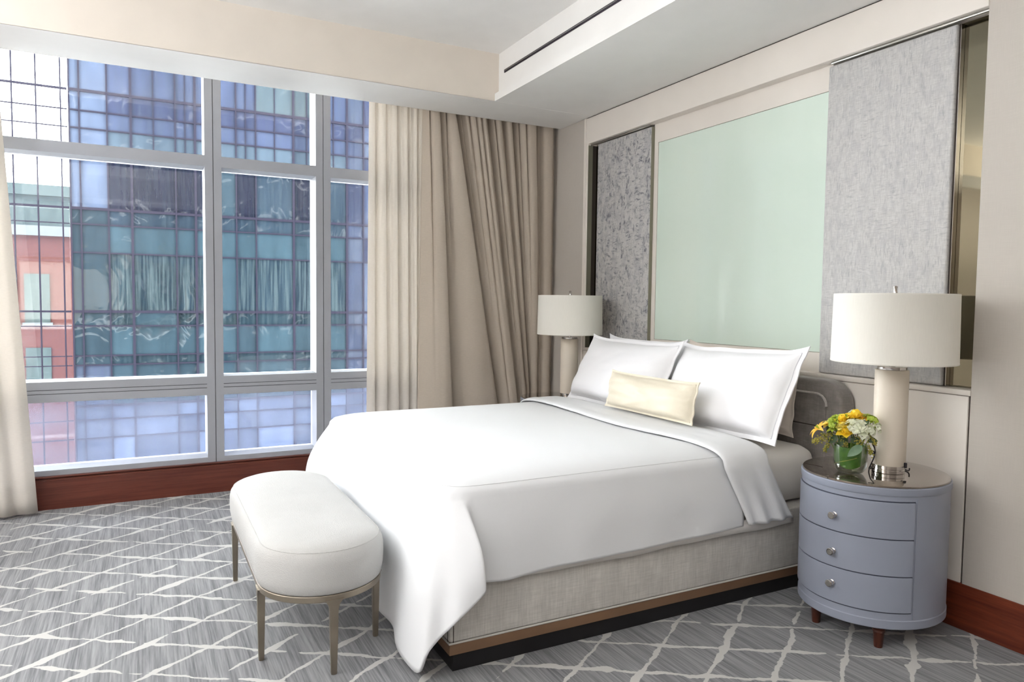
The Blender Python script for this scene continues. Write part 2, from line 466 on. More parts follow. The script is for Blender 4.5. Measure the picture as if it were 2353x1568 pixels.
tag(o, 'large pale mint green glass panel on the wall over the bed', 'glass panel')

# ------------------------------------------------------------------ curtains
def drape(name, cps, m, label, n=260, ztop=3.2, zbot=.025, thick=.002, nr=36, hemline=False):
    """cps: (x, y at z 3.05, y at z 0)"""
    S = catmull([(c[0], c[1], c[2]) for c in cps], n)
    b = B(); rows = []
    for i in range(nr):
        h = i/(nr-1); z = ztop+(zbot-ztop)*h; k = (3.05-z)/3.05
        row = []
        for j, s in enumerate(S):
            wob = .006*nz(j*.09, z*1.3, 5)*min(1, k*1.5)
            x = s.x*.86+.034 + wob
            y = s.y+(s.z-s.y)*k
            row.append((max(.015, x), y, z))
        rows.append(row)
    grid(b, rows)
    o = obj(name, b, m, angle=70)
    md = o.modifiers.new('cloth', 'SOLIDIFY'); md.thickness = thick; md.offset = 0
    tag(o, label, 'curtain')
    return o
def pleated(name, main, sec, m, label, xb, xf, notch, nseg=26, ztop=3.2, zbot=.025, nr=60, thick=.004, lip=.014, wob=.006, close_at=None):
    """cloth in overlapping folds; main and sec hold (y at z 3.05, y at z 0) of the creases, sec ones die out downwards"""
    b = B(); rows = []
    for i in range(nr):
        z = ztop+(zbot-ztop)*i/(nr-1); k = (3.05-z)/3.05
        ys = [t+(q-t)*k for t, q in main]
        ss = [(t+(q-t)*k, max(0, 1-k*(1.15+.5*math.sin(n*2.3)))**1.3) for n, (t, q) in enumerate(sec)]
        row = []
        for p in range(len(ys)-1):
            a, c = ys[p], ys[p+1]; w = max(.012, c-a)
            dep = (xf-xb)*min(1, .45+w*3.2)
            for q in range(nseg):
                u = q/(nseg-1)
                y = a+(c+lip*min(1, w*8)-a)*u
                x = xb+dep*(.15+.85*math.sin(min(1, u*1.12)*PI*.56)**1.1) - dep*.35*sstep(.93, 1, u)
                for yc, am in ss: x -= notch*am*math.exp(-((y-yc)/.0085)**2)
                x += wob*nz(y*7, z*.9, p*3.1)*min(1, k*2)+.5*wob*nz(y*22, z*.5, p)
                row.append((max(.02, x), y, z))
        if close_at is not None: row += [(row[-1][0]+.004, close_at-.006, z), (row[-1][0]+.004, close_at, z)]
        rows.append(row)
    grid(b, rows)
    o = obj(name, b, m, angle=75)
    md = o.modifiers.new('cloth', 'SOLIDIFY'); md.thickness = thick; md.offset = 0
    return tag(o, label, 'curtain')
MAIN = [(-1.218, -1.26), (-1.113, -.952), (-.986, -.462), (-.71, -.298), (-.57, -.205), (-.461, -.172), (-.226, -.142), (-.058, -.05), (-.018, -.018)]
SEC = [(-1.169, -1.108), (-1.038, -.882), (-.943, -.437), (-.899, -.42), (-.848, -.392), (-.796, -.36), (-.752, -.325), (-.658, -.256), (-.612, -.23), (-.516, -.19), (-.417, -.166), (-.369, -.16), (-.313, -.15), (-.156, -.10)]
pleated('curtain', MAIN, SEC, M['drape'], 'heavy taupe drape hanging in deep folds in the room corner', .125, .265, .045, close_at=.0025)
SMAIN = [(-1.642, -1.667), (-1.604, -1.607), (-1.525, -1.503), (-1.434, -1.405), (-1.346, -1.318), (-1.264, -1.25), (-1.193, -1.20)]
SSEC = [(-1.483, -1.451), (-1.387, -1.348), (-1.305, -1.272), (-1.225, -1.225)]
pleated('curtain', SMAIN, SSEC, M['sheer'], 'pale oatmeal sheer curtain gathered beside the heavy taupe drape', .075, .175, .016, thick=.002, lip=.008, wob=.0025)
LEFT = [(.10,-4.055,-3.885),(.14,-4.11,-3.93),(.13,-4.19,-4.0),(.17,-4.25,-4.06),(.10,-4.33,-4.15),(.18,-4.42,-4.25),(.09,-4.5,-4.36),(.17,-4.6,-4.47),(.10,-4.68,-4.58),(.17,-4.78,-4.7),(.1,-4.86,-4.82)]
o = drape('curtain', LEFT, M['sheer'], 'cream sheer curtain panel at the left end of the window', n=140)

# ------------------------------------------------------------------ bed
CX = 2.22; BX0, BX1 = 1.25, 3.19; BY0, BY1 = -2.22, -.11
bed = thing('bed', 'king bed with grey linen base, brown rail and black plinth', 'bed', (CX, -1.15, 0))
b = B(); box(b, 1.278, 3.165, -2.196, -.12, 0, .077, .002, 1); obj('plinth', b, M['black'], bed)
b = B(); box(b, BX0+.002, BX1-.001, BY0+.001, BY1, .077, .122, .003, 2); obj('rail', b, M['railwood'], bed)
b = B(); box(b, BX0, BX1, BY0, BY1, .126, .43, .012, 3); ub = obj('upholstered_base', b, M['basefab'], bed)
b = B(); r = .012; q = [(BX0, BY0), (BX1, BY0), (BX1, BY1), (BX0, BY1)]
pp = []
for i, (x, y) in enumerate(q):
    x2, y2 = q[(i+1) % 4]
    for k in range(24): pp.append((x+(x2-x)*k/24, y+(y2-y)*k/24, .1255))
tube(b, pp, .0045, 8, closed=True); obj('piping', b, M['piping'], ub)
b = B(); box(b, 3.171, 3.174, BY0-.0012, BY0+.004, .128, .42); box(b, BX1-.004, BX1+.0012, BY0+.015, BY0+.018, .128, .42)
obj('corner_seam', b, M['gap'], ub, smooth=False)
# headboard: rounded slab, frame border, piping, inner panel with one seam
def rrect(x0, x1, z0, z1, r, n=10, low=False):
    pts = []
    for cx, cz, a0 in ((x1-r, z1-r, 0), (x0+r, z1-r, 90)):
        for k in range(n+1):
            a = math.radians(a0+90*k/n); pts.append((cx+r*math.cos(a), cz+r*math.sin(a)))
    pts += [(x0, z0), (x1, z0)]
    return pts
def slab(bm, outline, y0, y1, bev=.02):
    n = len(outline)
    cx = sum(p[0] for p in outline)/n; cz = sum(p[1] for p in outline)/n
    def inset(d):
        out = []
        for i in range(n):
            p, a, c = outline[i], outline[i-1], outline[(i+1) % n]
            tx, tz = c[0]-a[0], c[1]-a[1]; L = math.hypot(tx, tz) or 1
            out.append((p[0]-tz/L*d*(1 if True else 0), p[1]+tx/L*d))
        return out
    rows = [[(x, y1, z) for x, z in outline]]
    for k in range(5):
        a = k/4*PI/2
        rows.append([(x, y0+bev*(1-math.sin(a)), z) for x, z in inset(bev*(1-math.cos(a)))])
    vs = grid(bm, rows, closed_u=True)
    cap(bm, vs[-1]); cap(bm, vs[0], True)
hx0, hx1 = 2*CX-3.262, 3.262
b = B(); slab(b, rrect(hx0, hx1, .30, 1.062, .135), -.108, -.012, .022)
hb = obj('headboard', b, M['hbvelvet'], bed)
b = B(); slab(b, rrect(hx0+.090, hx1-.090, .32, .984, .058, 8), -.114, -.09, .008); ip = obj('inner_panel', b, M['hbvelvet'], hb)
pts = [(x, -.1135, z) for x, z in rrect(hx0+.086, hx1-.086, .32, .988, .062, 10)]
b = B(); tube(b, polyres(pts[:-1]+[(hx0+.086, -.1135, .32)], 120), .0065, 8); obj('piping', b, M['hbpipe'], hb)
b = B(); box(b, hx0+.1, hx1-.1, -.1152, -.112, .816, .821); obj('panel_seam', b, M['gap'], ip if False else hb, smooth=False)

# mattress with fitted sheet
mat_ = thing('mattress', 'deep mattress in a tucked white fitted sheet on the grey bed base', 'mattress', (CX, -1.16, .43))
b = B(); box(b, BX0+.03, 3.158, -2.19, -.125, .432, .718, .085, 6); obj('fitted_sheet', b, M['sheet'], mat_, angle=60)

# duvet -----------------------------------------------------------
NR = 340
rx0, rx1, ry = 1.235, 3.192, -2.262
ZR, ZC = .688, .769
YH = -.72
rim_c = [(rx0, YH), (rx0, -1.2), (rx0, -1.7), (rx0, -2.08), (rx0+.012, -2.17), (rx0+.05, -2.235), (rx0+.12, ry), (1.6, ry), (2.1, ry), (2.45, ry), (2.70, ry), (2.92, ry), (3.06, ry), (3.13, ry+.022), (3.165, ry+.055), (3.182, ry+.09), (3.188, ry+.13), (rx1, -2.04), (rx1, -1.75), (rx1, -1.4), (rx1, -1.1), (rx1, YH)]
hem_c = [(1.19, YH, .39), (1.19, -1.2, .38), (1.18, -1.7, .38), (1.13, -2.08, .36), (1.05, -2.26, .27), (1.01, -2.35, .20), (1.13, -2.34, .27), (1.62, -2.312, .33), (2.15, -2.316, .33), (2.50, -2.332, .29), (2.575, -2.338, .085), (2.86, -2.338, .042), (3.185, -2.345, .026), (3.255, -2.328, .16), (3.315, -2.245, .272), (3.352, -2.130, .385), (3.235, -2.155, .37), (3.232, -2.0, .355), (3.226, -1.74, .370), (3.224, -1.4, .372), (3.224, -1.1, .380), (3.224, YH, .392)]
par = [0.0]
for i in range(len(rim_c)-1):
    a, c = rim_c[i], rim_c[i+1]; par.append(par[-1]+max(.14 if 11 <= i <= 16 else .06, math.hypot(c[0]-a[0], c[1]-a[1])))
def sample(cps, s):
    i = 0
    while i < len(par)-2 and par[i+1] < s: i += 1
    t = (s-par[i])/(par[i+1]-par[i]); return Vector(cps[i]).lerp(Vector(cps[i+1]), t)
def smoothed(cps, n, w):
    raw = [sample([(*c, 0) if len(c) == 2 else c for c in cps], par[-1]*k/(n-1)) for k in range(n)]
    for _ in range(w):
        raw = [raw[0]]+[(raw[k-1]+raw[k]*2+raw[k+1])/4 for k in range(1, n-1)]+[raw[-1]]
    return raw
RIM = smoothed(rim_c, NR, 10); HEM = smoothed(hem_c, NR, 3)
def duvet_col(k, ntop=26, nside=30):
    rim = RIM[k]; hem = HEM[k]
    ax = Vector((CX, -1.42, 0))
    col = []
    s = par[-1]*k/(NR-1)
    for i in range(ntop):
        u = 1-(1-i/(ntop-1))**1.7
        p = ax.lerp(Vector((rim.x, rim.y, 0)), u)
        z = ZR+(ZC-ZR)*(1-u**7)**(1/2.4) if u < 1 else ZR
        z += .005*nz(p.x*2.2, p.y*2.2, 1)*(1-u**4) + .003*nz(p.x*6, p.y*5, 4)*(1-u**4)
        col.append(Vector((p.x, p.y, z)))
    d = Vector((hem.x-rim.x, hem.y-rim.y, 0))
    tan = (RIM[min(k+1, NR-1)]-RIM[max(k-1, 0)]); tan.z = 0; tan.normalize()
    out = Vector((tan.y, -tan.x, 0))
    if out.dot(Vector((rim.x-CX, rim.y+1.2, 0))) < 0: out = -out
    corner = math.exp(-((s-par[12])/.30)**2)
    for i in range(1, nside+1):
        t = i/nside
        p = Vector((rim.x, rim.y, ZR)).lerp(Vector((hem.x, hem.y, hem.z)), t)
        p += Vector((d.x, d.y, 0))*(.55*math.sin(PI*t))*.5
        amp = (.003+.014*corner)*sstep(.15, 1, t)
        p += out*amp*math.sin(s*17+1.1+t*1.2)
        p += out*.011*corner*sstep(.4, 1, t)*math.sin(s*31+2.2*t+.6)
        p += out*.006*nz(s*3, t*2.2, 3)*t
        col.append(p)
    return col
cols = [duvet_col(k) for k in range(NR)]
def top_point(rx_, ry_, i, ntop=26):
    u = 1-(1-i/(ntop-1))**1.7
    x, y = CX+(rx_-CX)*u, -1.42+(ry_+1.42)*u
    z = ZR+(ZC-ZR)*(1-u**7)**(1/2.4) if u < 1 else ZR
    return Vector((x, y, z+.005*nz(x*2.2, y*2.2, 1)*(1-u**4)+.003*nz(x*6, y*5, 4)*(1-u**4)))
heads = [[top_point(rx1+(rx0-rx1)*k/40, YH, i) for i in range(26)] for k in range(41)]
b = B(); grid(b, cols); grid(b, heads); bmesh.ops.remove_doubles(b, verts=b.verts, dist=1e-5)
bmesh.ops.recalc_face_normals(b, faces=b.faces)
duvet = thing('duvet', 'smooth white duvet with a long pointed corner hanging to the carpet', 'duvet', (CX, -1.4, .7))
dv = obj('cover', b, M['cotton'], duvet, angle=80)
md = dv.modifiers.new('cloth', 'SOLIDIFY'); md.thickness = .012; md.offset = -1
# stitched seam just inside the top edge
def seam_row(i): return [Vector(c[i])+Vector((0, 0, .0012)) for c in cols]
b = B(); tube(b, seam_row(22)[60:], .0016, 6); obj('stitched_seam', b, M['cotton'], duvet)
# under layer showing below the hem on the near side
b = B(); rows = []
for i in range(60):
    y = -2.0+(1.62*i/59)
    rows.append([(3.214+.004*nz(y*5, 0), y, .42), (3.217+.004*nz(y*5, 0), y, .39), (3.219+.004*nz(y*5, 1), y, .352+.012*nz(y*4, 2)+.018*sstep(-1.6, -.6, y)*.6)])
grid(b, rows); o = obj('under_sheet', b, M['sheet'], duvet, angle=80)
md = o.modifiers.new('cloth', 'SOLIDIFY'); md.thickness = .004
# turned down cuff
b = B(); NC = 150; prof_c = []
xs = [(1.20, .42), (1.215, .55), (rx0-.012, ZR)]
path = []
for k in range(NC):
    f = k/(NC-1)
    path.append(f)
def cuff_pt(f, lift):
    """f 0..1 across: far hem, over the top, near hem; returns x, z, outward"""
    Ls = .30; Lt = rx1-rx0; tot = 2*Ls+Lt; d = f*tot
    if d < Ls:
        t = 1-d/Ls; return rx0-.02-lift-.03*t, ZR-.30*t, t
    if d > Ls+Lt:
        t = (d-Ls-Lt)/Ls; return rx1+.022+lift+.02*t, ZR-.285*t, t
    u = abs((d-Ls)/Lt*2-1); x = rx0-.02-lift+(rx1-rx0+.042+2*lift)*((d-Ls)/Lt)
    return x, ZR+(ZC+.004+lift-ZR)*(1-u**9)**(1/2.6), 0
rows = []
for k in range(NC):
    f = k/(NC-1); near = f > .5
    x0, z0, t = cuff_pt(f, .004); x1, z1, _ = cuff_pt(f, .020)
    yf = -.90+.035*math.sin(f*7)+.01*nz(f*9, 1)+(.17*t if near else .05*t)
    yb = -.61+.03*f+.012*nz(f*5, 7)+(.16*t if near else 0)
    if near: yf += .05*sstep(.55, .8, f)*(1-t); 
    row = []
    fold = .012*math.sin(24*t)*0
    for i in range(25):
        w = i/24
        y = yf+(yb-yf)*w
        roll = math.sqrt(max(0, 1-(1-min(1, w/.22))**2))         # rounded leading roll
        back = 1-.35*sstep(.85, 1, w)
        e = roll*back
        rip = (.010*math.sin(w*17+t*2)*t + .004*nz(w*5, f*14, 2))*sstep(0, .2, w)
        x = x0+(x1-x0)*e; z = z0+(z1-z0)*e
        if t > 0: x += rip*(1 if near else -1)
        else: z += rip*.8
        row.append((x, y, z))
    rows.append(row)
grid(b, rows); bmesh.ops.recalc_face_normals(b, faces=b.faces)
o = obj('turned_down_cuff', b, M['cotton'], duvet, angle=80)
md = o.modifiers.new('cloth', 'SOLIDIFY'); md.thickness = .006; md.offset = -1

# pillows ---------------------------------------------------------
def pillow(name, label, cat, mat, bot, top, w, T, flange=.04, ear=.03, wr=.01, rz=0, roll=0, seed=0, group=None, nu=56, nv=36, dip=.03, trim=None):
    """bot, top: world points of the middle of the bottom and top edge"""
    bot, top = Vector(bot), Vector(top)
    mid = (bot+top)/2; up = (top-bot); h = up.length; up.normalize()
    right = Vector((math.cos(rz), math.sin(rz), roll)).normalized(); nrm = right.cross(up).normalized()   # away from the wall
    if nrm.y > 0: nrm = -nrm
    t = thing(name, label, cat, mid, 0, group)
    def P(u, v, side):
        # concave sides, pointed ears
        ex = 1-dip*(1-abs(v)**4)/(w/2)*.55; ez = 1-dip*(1-abs(u)**5)/(h/2)*(1 if v > 0 else .3)
        fu, fv = 1-flange/(w/2), 1-flange/(h/2)
        a = min(1, abs(u)/fu); c = min(1, abs(v)/fv)
        th = T/2*(max(0, 1-a**3.6)**.55)*(max(0, 1-c**(3.0 if v > 0 else 6.0))**(.62 if v > 0 else .5))*(1-.16*v)
        th += .003
        n_ = wr*(nz(u*2.2+seed, v*2.2, seed*3)+.5*nz(u*5+seed, v*5, seed))*(.25+min(1, th/(T*.3)))
        rad = wr*.9*math.sin(9*math.atan2(v, u)+seed)*max(a, c)**3*(th/T)*1.5
        sag = -.10*T*(v < 0)*abs(v)
        p = right*(u*w/2*ex)+up*(v*h/2*ez)+nrm*(side*(th+rad)+n_*.6)
        p += nrm*(.012*nz(u*3+seed, v*3, 9)*max(abs(u), abs(v))**4)
        return mid+p
    b = B(); rows = []
    us = [math.sin((-1+2*i/nu)*PI/2) for i in range(nu+1)]; vs_ = [math.sin((-1+2*j/nv)*PI/2) for j in range(nv+1)]
    f = grid(b, [[P(u, v, 1) for u in us] for v in vs_])
    k = grid(b, [[P(u, v, -1) for u in us] for v in vs_])
    n, m = len(f), len(f[0])
    ring = [(0, j) for j in range(m)]+[(i, m-1) for i in range(1, n)]+[(n-1, j) for j in range(m-2, -1, -1)]+[(i, 0) for i in range(n-2, 0, -1)]
    for q in range(len(ring)):
        (i, j), (i2, j2) = ring[q], ring[(q+1) % len(ring)]
        b.faces.new((f[i][j], f[i2][j2], k[i2][j2], k[i][j]))
    bmesh.ops.recalc_face_normals(b, faces=b.faces)
    obj('cushion' if cat == 'cushion' else 'pillow_body', b, mat, t, angle=75)
    if trim:
        b = B(); fu, fv = 1-flange/(w/2), 1-flange/(h/2); pts = []
        N = 36
        for q in range(N): pts.append(P(-fu+2*fu*q/N, fv, 1))
        for q in range(N): pts.append(P(fu, fv-2*fv*q/N, 1))
        for q in range(N): pts.append(P(fu-2*fu*q/N, -fv, 1))
        for q in range(N): pts.append(P(-fu, -fv+2*fv*q/N, 1))
        tube(b, [p+nrm*.001 for p in pts], .0022, 6, closed=True); obj('flange_stitching', b, trim, t)
    return t
M['stitch'] = plain('grey_stitching', (206, 206, 214), .8)
pillow('pillow', 'white flanged pillow at the front nearest the near lamp', 'pillow', M['cotton2'], (2.722, -.50, .745), (2.722, -.27, 1.229), .985, .21, flange=.030, dip=.03, rz=-.045, roll=.03, seed=1.3, trim=M['stitch'], group='white pillows on the bed')
pillow('pillow', 'white flanged pillow at the front nearest the far lamp', 'pillow', M['cotton2'], (1.798, -.53, .757), (1.795, -.30, 1.222), 1.055, .21, flange=.026, dip=.03, rz=-.05, seed=5.1, trim=M['stitch'], group='white pillows on the bed')
pillow('pillow', 'white pillow standing behind the front pillow nearest the far lamp', 'pillow', M['cotton2'], (1.755, -.235, .755), (1.765, -.18, 1.226), .86, .07, dip=.03, seed=8.2, group='white pillows on the bed')
pillow('pillow', 'beige cotton pillow behind the front pillow nearest the near lamp, against the headboard', 'pillow', M['linenp'], (2.645, -.235, .755), (2.645, -.18, 1.226), .86, .07, flange=.02, dip=.03, wr=.014, seed=3.7, group='white pillows on the bed')
pillow('lumbar_cushion', 'small oblong cream satin cushion leaning on the two white front pillows', 'cushion', M['satin'], (2.41, -.685, .806), (2.405, -.635, 1.035), .79, .11, flange=.014, wr=.012, seed=6.6, dip=.010, trim=M['satin'])

# ------------------------------------------------------------------ bench
BCX, BCY = 2.29, -2.614
bench = thing('bench', 'oblong ivory upholstered bench on slim bronze legs at the bed foot', 'bench', (BCX, BCY, 0))
def stadium(r, hl=.45, n=28):
    pts = []
    for k in range(n+1):
        a = -PI/2+PI*k/n; pts.append((BCX+hl+r*math.cos(a), BCY+r*math.sin(a)))
    for k in range(1, 8): pts.append((BCX+hl-2*hl*k/8, BCY+r))
    for k in range(n+1):
        a = PI/2+PI*k/n; pts.append((BCX-hl+r*math.cos(a), BCY+r*math.sin(a)))
    for k in range(1, 8): pts.append((BCX-hl+2*hl*k/8, BCY-r))
    return pts
b = B(); rows = []
prof = [(.225, .3175), (.243, .3185), (.25, .326), (.256, .36), (.258, .40), (.257, .440), (.252, .464), (.240, .483), (.222, .495), (.198, .503), (.16, .511), (.10, .516), (.04, .518)]
for r, z in prof: rows.append([(x, y, z) for x, y in stadium(r)])
vs = grid(b, rows, closed_u=True); cap(b, vs[0], True); cap(b, vs[-1])
bench_seat = obj('seat_cushion', b, M['boucle'], bench, angle=60)
b = B(); tube(b, [(x, y, .4845) for x, y in stadium(.2385)], .0022, 6, closed=True); obj('seat_seam', b, M['boucle'], bench_seat)
b = B(); rows = [[(x, y, z) for x, y in stadium(r)] for r, z in ((.222, .291), (.244, .291), (.247, .294), (.247, .314), (.244, .317), (.222, .317))]
grid(b, rows, closed_u=True, closed_v=True); obj('frame_ring', b, M['antique'], bench)
def bench_leg(x, y, nx, ny):
    b = B(); tx, ty = -ny, nx; rows = []
    for z, wt, wn, o in ((.300, .036, .017, 0), (.290, .030, .016, 0), (.278, .021, .0155, 0), (.255, .0165, .0145, 0), (.15, .0145, .013, 0), (.004, .011, .0105, 0), (.0, .010, .0095, 0)):
        cx, cy = x-nx*.012, y-ny*.012
        ring = []
        for a, c in ((-1, -1), (1, -1), (1, 1), (-1, 1)):
            for q in range(1): ring.append((cx+tx*wt*a+nx*wn*c, cy+ty*wt*a+ny*wn*c, z))
        rows.append(ring)
    vs = grid(b, rows, closed_u=True); cap(b, vs[0]); cap(b, vs[-1], True)
    bmesh.ops.recalc_face_normals(b, faces=b.faces)
    es = [e for e in b.edges if abs((e.verts[0].co-e.verts[1].co).z) > .003]
    bmesh.ops.bevel(b, geom=es, offset=.003, segments=2, affect='EDGES')
    obj('leg', b, M['antique'], bench)
for sx in (-.45, .45):
    for sy in (-1, 1): bench_leg(BCX+sx, BCY+sy*.247, 0, sy)
bench_leg(BCX+.697, BCY, 1, 0); bench_leg(BCX-.697, BCY, -1, 0)

# ------------------------------------------------------------------ nightstands
NA, NB = .293, .310
ns = thing('nightstand', 'round blue grey three drawer nightstand beside the near right side of the bed', 'nightstand', (3.606, -.322, 0), math.radians(8), 'round blue grey nightstands')
def ell(k, n, da=0, db=None):
    a = 2*PI*k/n; return ((NA+da)*math.cos(a), (NB+(da if db is None else db))*math.sin(a))
def ering(da, z, n=96): return [(*ell(k, n, da), z) for k in range(n)]
b = B(); rows = [ering(d, z) for d, z in ((-.02, .107), (.002, .107), (.006, .111), (.006, .143), (.003, .147), (.003, .664), (.003, .70), (-.02, .70))]
vs = grid(b, rows, closed_u=True); cap(b, vs[0], True); cap(b, vs[-1])
obj('body', b, M['nsblue'], ns, local=True)
b = B(); rows = [ering(d, z) for d, z in ((-.01, .6625), (.0, .6625), (.0035, .664), (.0035, .668), (.0068, .6695), (.008, .672), (.008, .697), (.005, .701), (-.01, .701))]
grid(b, rows, closed_u=True, closed_v=True); obj('top_band', b, M['nsblue'], ns, local=True)
b = B(); rows = [ering(d, z) for d, z in ((-.02, .7005), (.0, .7005), (.002, .703), (.001, .7085), (-.016, .711), (-.10, .711))]
vs = grid(b, rows, closed_u=True); cap(b, vs[0], True); cap(b, vs[-1])
M['smoke'] = NT('smoked_bronze_glass'); _b = M['smoke'].bsdf(lin((128, 116, 106)), .03, .75, .9); _b.inputs['Coat Weight'].default_value = 1; _b.inputs['Coat Roughness'].default_value = .02; M['smoke'] = M['smoke'].done(_b)
obj('glass_top', b, M['smoke'], ns, local=True)
A0, A1 = math.radians(-149), math.radians(-31)
def arc_panel(bm, a0, a1, z0, z1, d0, d1, n=44):
    rows = []
    for k in range(n+1):
        a = a0+(a1-a0)*k/n; c, s = math.cos(a), math.sin(a)
        P_ = lambda d, z: ((NA+d)*c, (NB+d)*s, z)
        e = .0018
        rows.append([P_(d0, z0), P_(d1-e, z0), P_(d1, z0+e), P_(d1, z1-e), P_(d1-e, z1), P_(d0, z1)])
    vs = grid(bm, rows, closed_u=True); cap(bm, vs[0]); cap(bm, vs[-1], True)
b = B(); arc_panel(b, A0-.012, A1+.012, .174, .648, .0, .0042); obj('drawer_recess', b, M['nsgroove'], ns, local=True)
for z0, z1, kz in ((.180, .3285, .262), (.3335, .484, .40), (.489, .642, .557)):
    b = B(); arc_panel(b, A0, A1, z0, z1, .002, .009); dr = obj('drawer', b, M['nsblue'], ns, local=True)
    ka = math.radians(-90); kx, ky = (NA+.009)*math.cos(ka), (NB+.009)*math.sin(ka)
    b = B(); lathe(b, [(.004, 0), (.0125, 0), (.013, .002), (.0095, .004), (.009, .010), (.0125, .013), (.0152, .015), (.0155, .026), (.0135, .0285), (.004, .0285)], 28)
    b.transform(Matrix.Translation((kx, ky, kz)) @ Matrix.Rotation(ka+PI, 4, 'Z') @ Matrix.Rotation(-PI/2, 4, 'Y'))
    kn = obj('knob', b, M['chrome'], dr, local=True)
    b = B(); lathe(b, [(.001, .0286), (.011, .0286), (.0105, .0294), (.001, .0296)], 24)
    b.transform(Matrix.Translation((kx, ky, kz)) @ Matrix.Rotation(ka+PI, 4, 'Z') @ Matrix.Rotation(-PI/2, 4, 'Y'))
    for v_ in []: pass
    bm2 = b; o = obj('knob_inlay', bm2, M['brushed'], dr, local=True)
for a in (A1+.04, A0-.04):
    b = B(); arc_panel(b, a-.006, a+.006, .149, .66, .001, .0052, 2)
    obj('upright_bead', b, M['nsblue'], ns, local=True)
for a in (-128, -52, 52, 128):
    c, s = math.cos(math.radians(a)), math.sin(math.radians(a))
    b = B(); lathe(b, [(.014, 0), (.0165, 0), (.0175, .004), (.0225, .066), (.0255, .070), (.0255, .080), (.022, .084), (.023, .108), (.014, .108)], 20, .232*c, .240*s)
    obj('leg', b, M['walnut'], ns, local=True)
dup(ns, (.885, -.325, 0), math.radians(-8), 'round blue grey nightstand beside the far side of the bed near the curtain')

# ------------------------------------------------------------------ lamps
def lamp(loc, label):
    t = thing('table_lamp', label, 'lamp', loc, 0, 'table lamps beside the bed')
    b = B(); lathe(b, [(.05, 0), (.0645, 0), (.066, .002), (.066, .015), (.0645, .0165), (.0645, .0185), (.066, .02), (.066, .035), (.05, .035)], 56); obj('base_ring', b, M['chrome'], t, local=True)
    b = B(); lathe(b, [(.03, .0345), (.0675, .0345), (.0685, .037), (.0685, .455), (.0665, .458), (.03, .458)], 56); obj('column', b, M['leather'], t, local=True)
    b = B(); lathe(b, [(.02, .457), (.0595, .457), (.060, .459), (.060, .471), (.058, .4735), (.02, .4735)], 56); obj('collar', b, M['chrome'], t, local=True)
    b = B(); lathe(b, [(.012, .473), (.012, .50), (.006, .505), (.006, .79), (.0055, .795)], 20); obj('stem', b, M['chrome'], t, local=True)
    b = B(); lathe(b, [(.0025, .793), (.011, .793), (.012, .797), (.009, .800), (.007, .815), (.0085, .822), (.0085, .828), (.002, .831)], 20); obj('finial', b, M['chrome'], t, local=True)
    b = B()
    R0, R1, z0, z1 = .2535, .248, .492, .794
    rows = [[(r*math.cos(2*PI*k/96), r*math.sin(2*PI*k/96), z) for k in range(96)] for r, z in ((R0-.003, z0+.002), (R0, z0), (R0+.0008, z0+.006), (R0-.0002, z0+.0075), (R1+.0004, z1-.0075), (R1+.001, z1-.006), (R1, z1), (R1-.003, z1-.001))]
    grid(b, rows, closed_u=True, closed_v=True)
    sh = obj('lamp_shade', b, M['shade'], t, local=True)
    b = B()
    for k in range(3):
        a = 2*PI*k/3+.4; tube(b, [(.005*math.cos(a), .005*math.sin(a), .792), ((R1-.002)*math.cos(a), (R1-.002)*math.sin(a), .788)], .0018, 6)
    tube(b, [((R1-.004)*math.cos(2*PI*k/48), (R1-.004)*math.sin(2*PI*k/48), .788) for k in range(48)], .0018, 6, closed=True)
    obj('spider', b, M['chrome'], t, local=True)
    return t
near_lamp = lamp((3.655, -.297, .711), 'near table lamp with cream drum shade and leather column behind the flowers')
dup(near_lamp, (.975, -.305, .711), 0, 'far table lamp with cream drum shade in front of the taupe drape')
LO = Vector((3.660, -.297, .711))
# knotted cord running behind the vase
b = B()
cp = [(3.712, -.232, .730), (3.70, -.22, .716), (3.66, -.205, .7145), (3.60, -.24, .7145), (3.575, -.30, .7145), (3.600, -.352, .717), (3.622, -.372, .740), (3.634, -.366, .782), (3.628, -.362, .80), (3.618, -.372, .806), (3.621, -.376, .792), (3.636, -.366, .795), (3.632, -.362, .815), (3.622, -.366, .835)]
tube(b, catmull(cp, 110), .0028, 8); o = obj('power_cord', b, M['cord'], near_lamp)
b = B(); box(b, -.006, .006, -.005, .005, -.012, .012, .003, 2); b.transform(Matrix.Translation((3.728, -.286, .752))); obj('cord_plug', b, M['cord'], near_lamp)

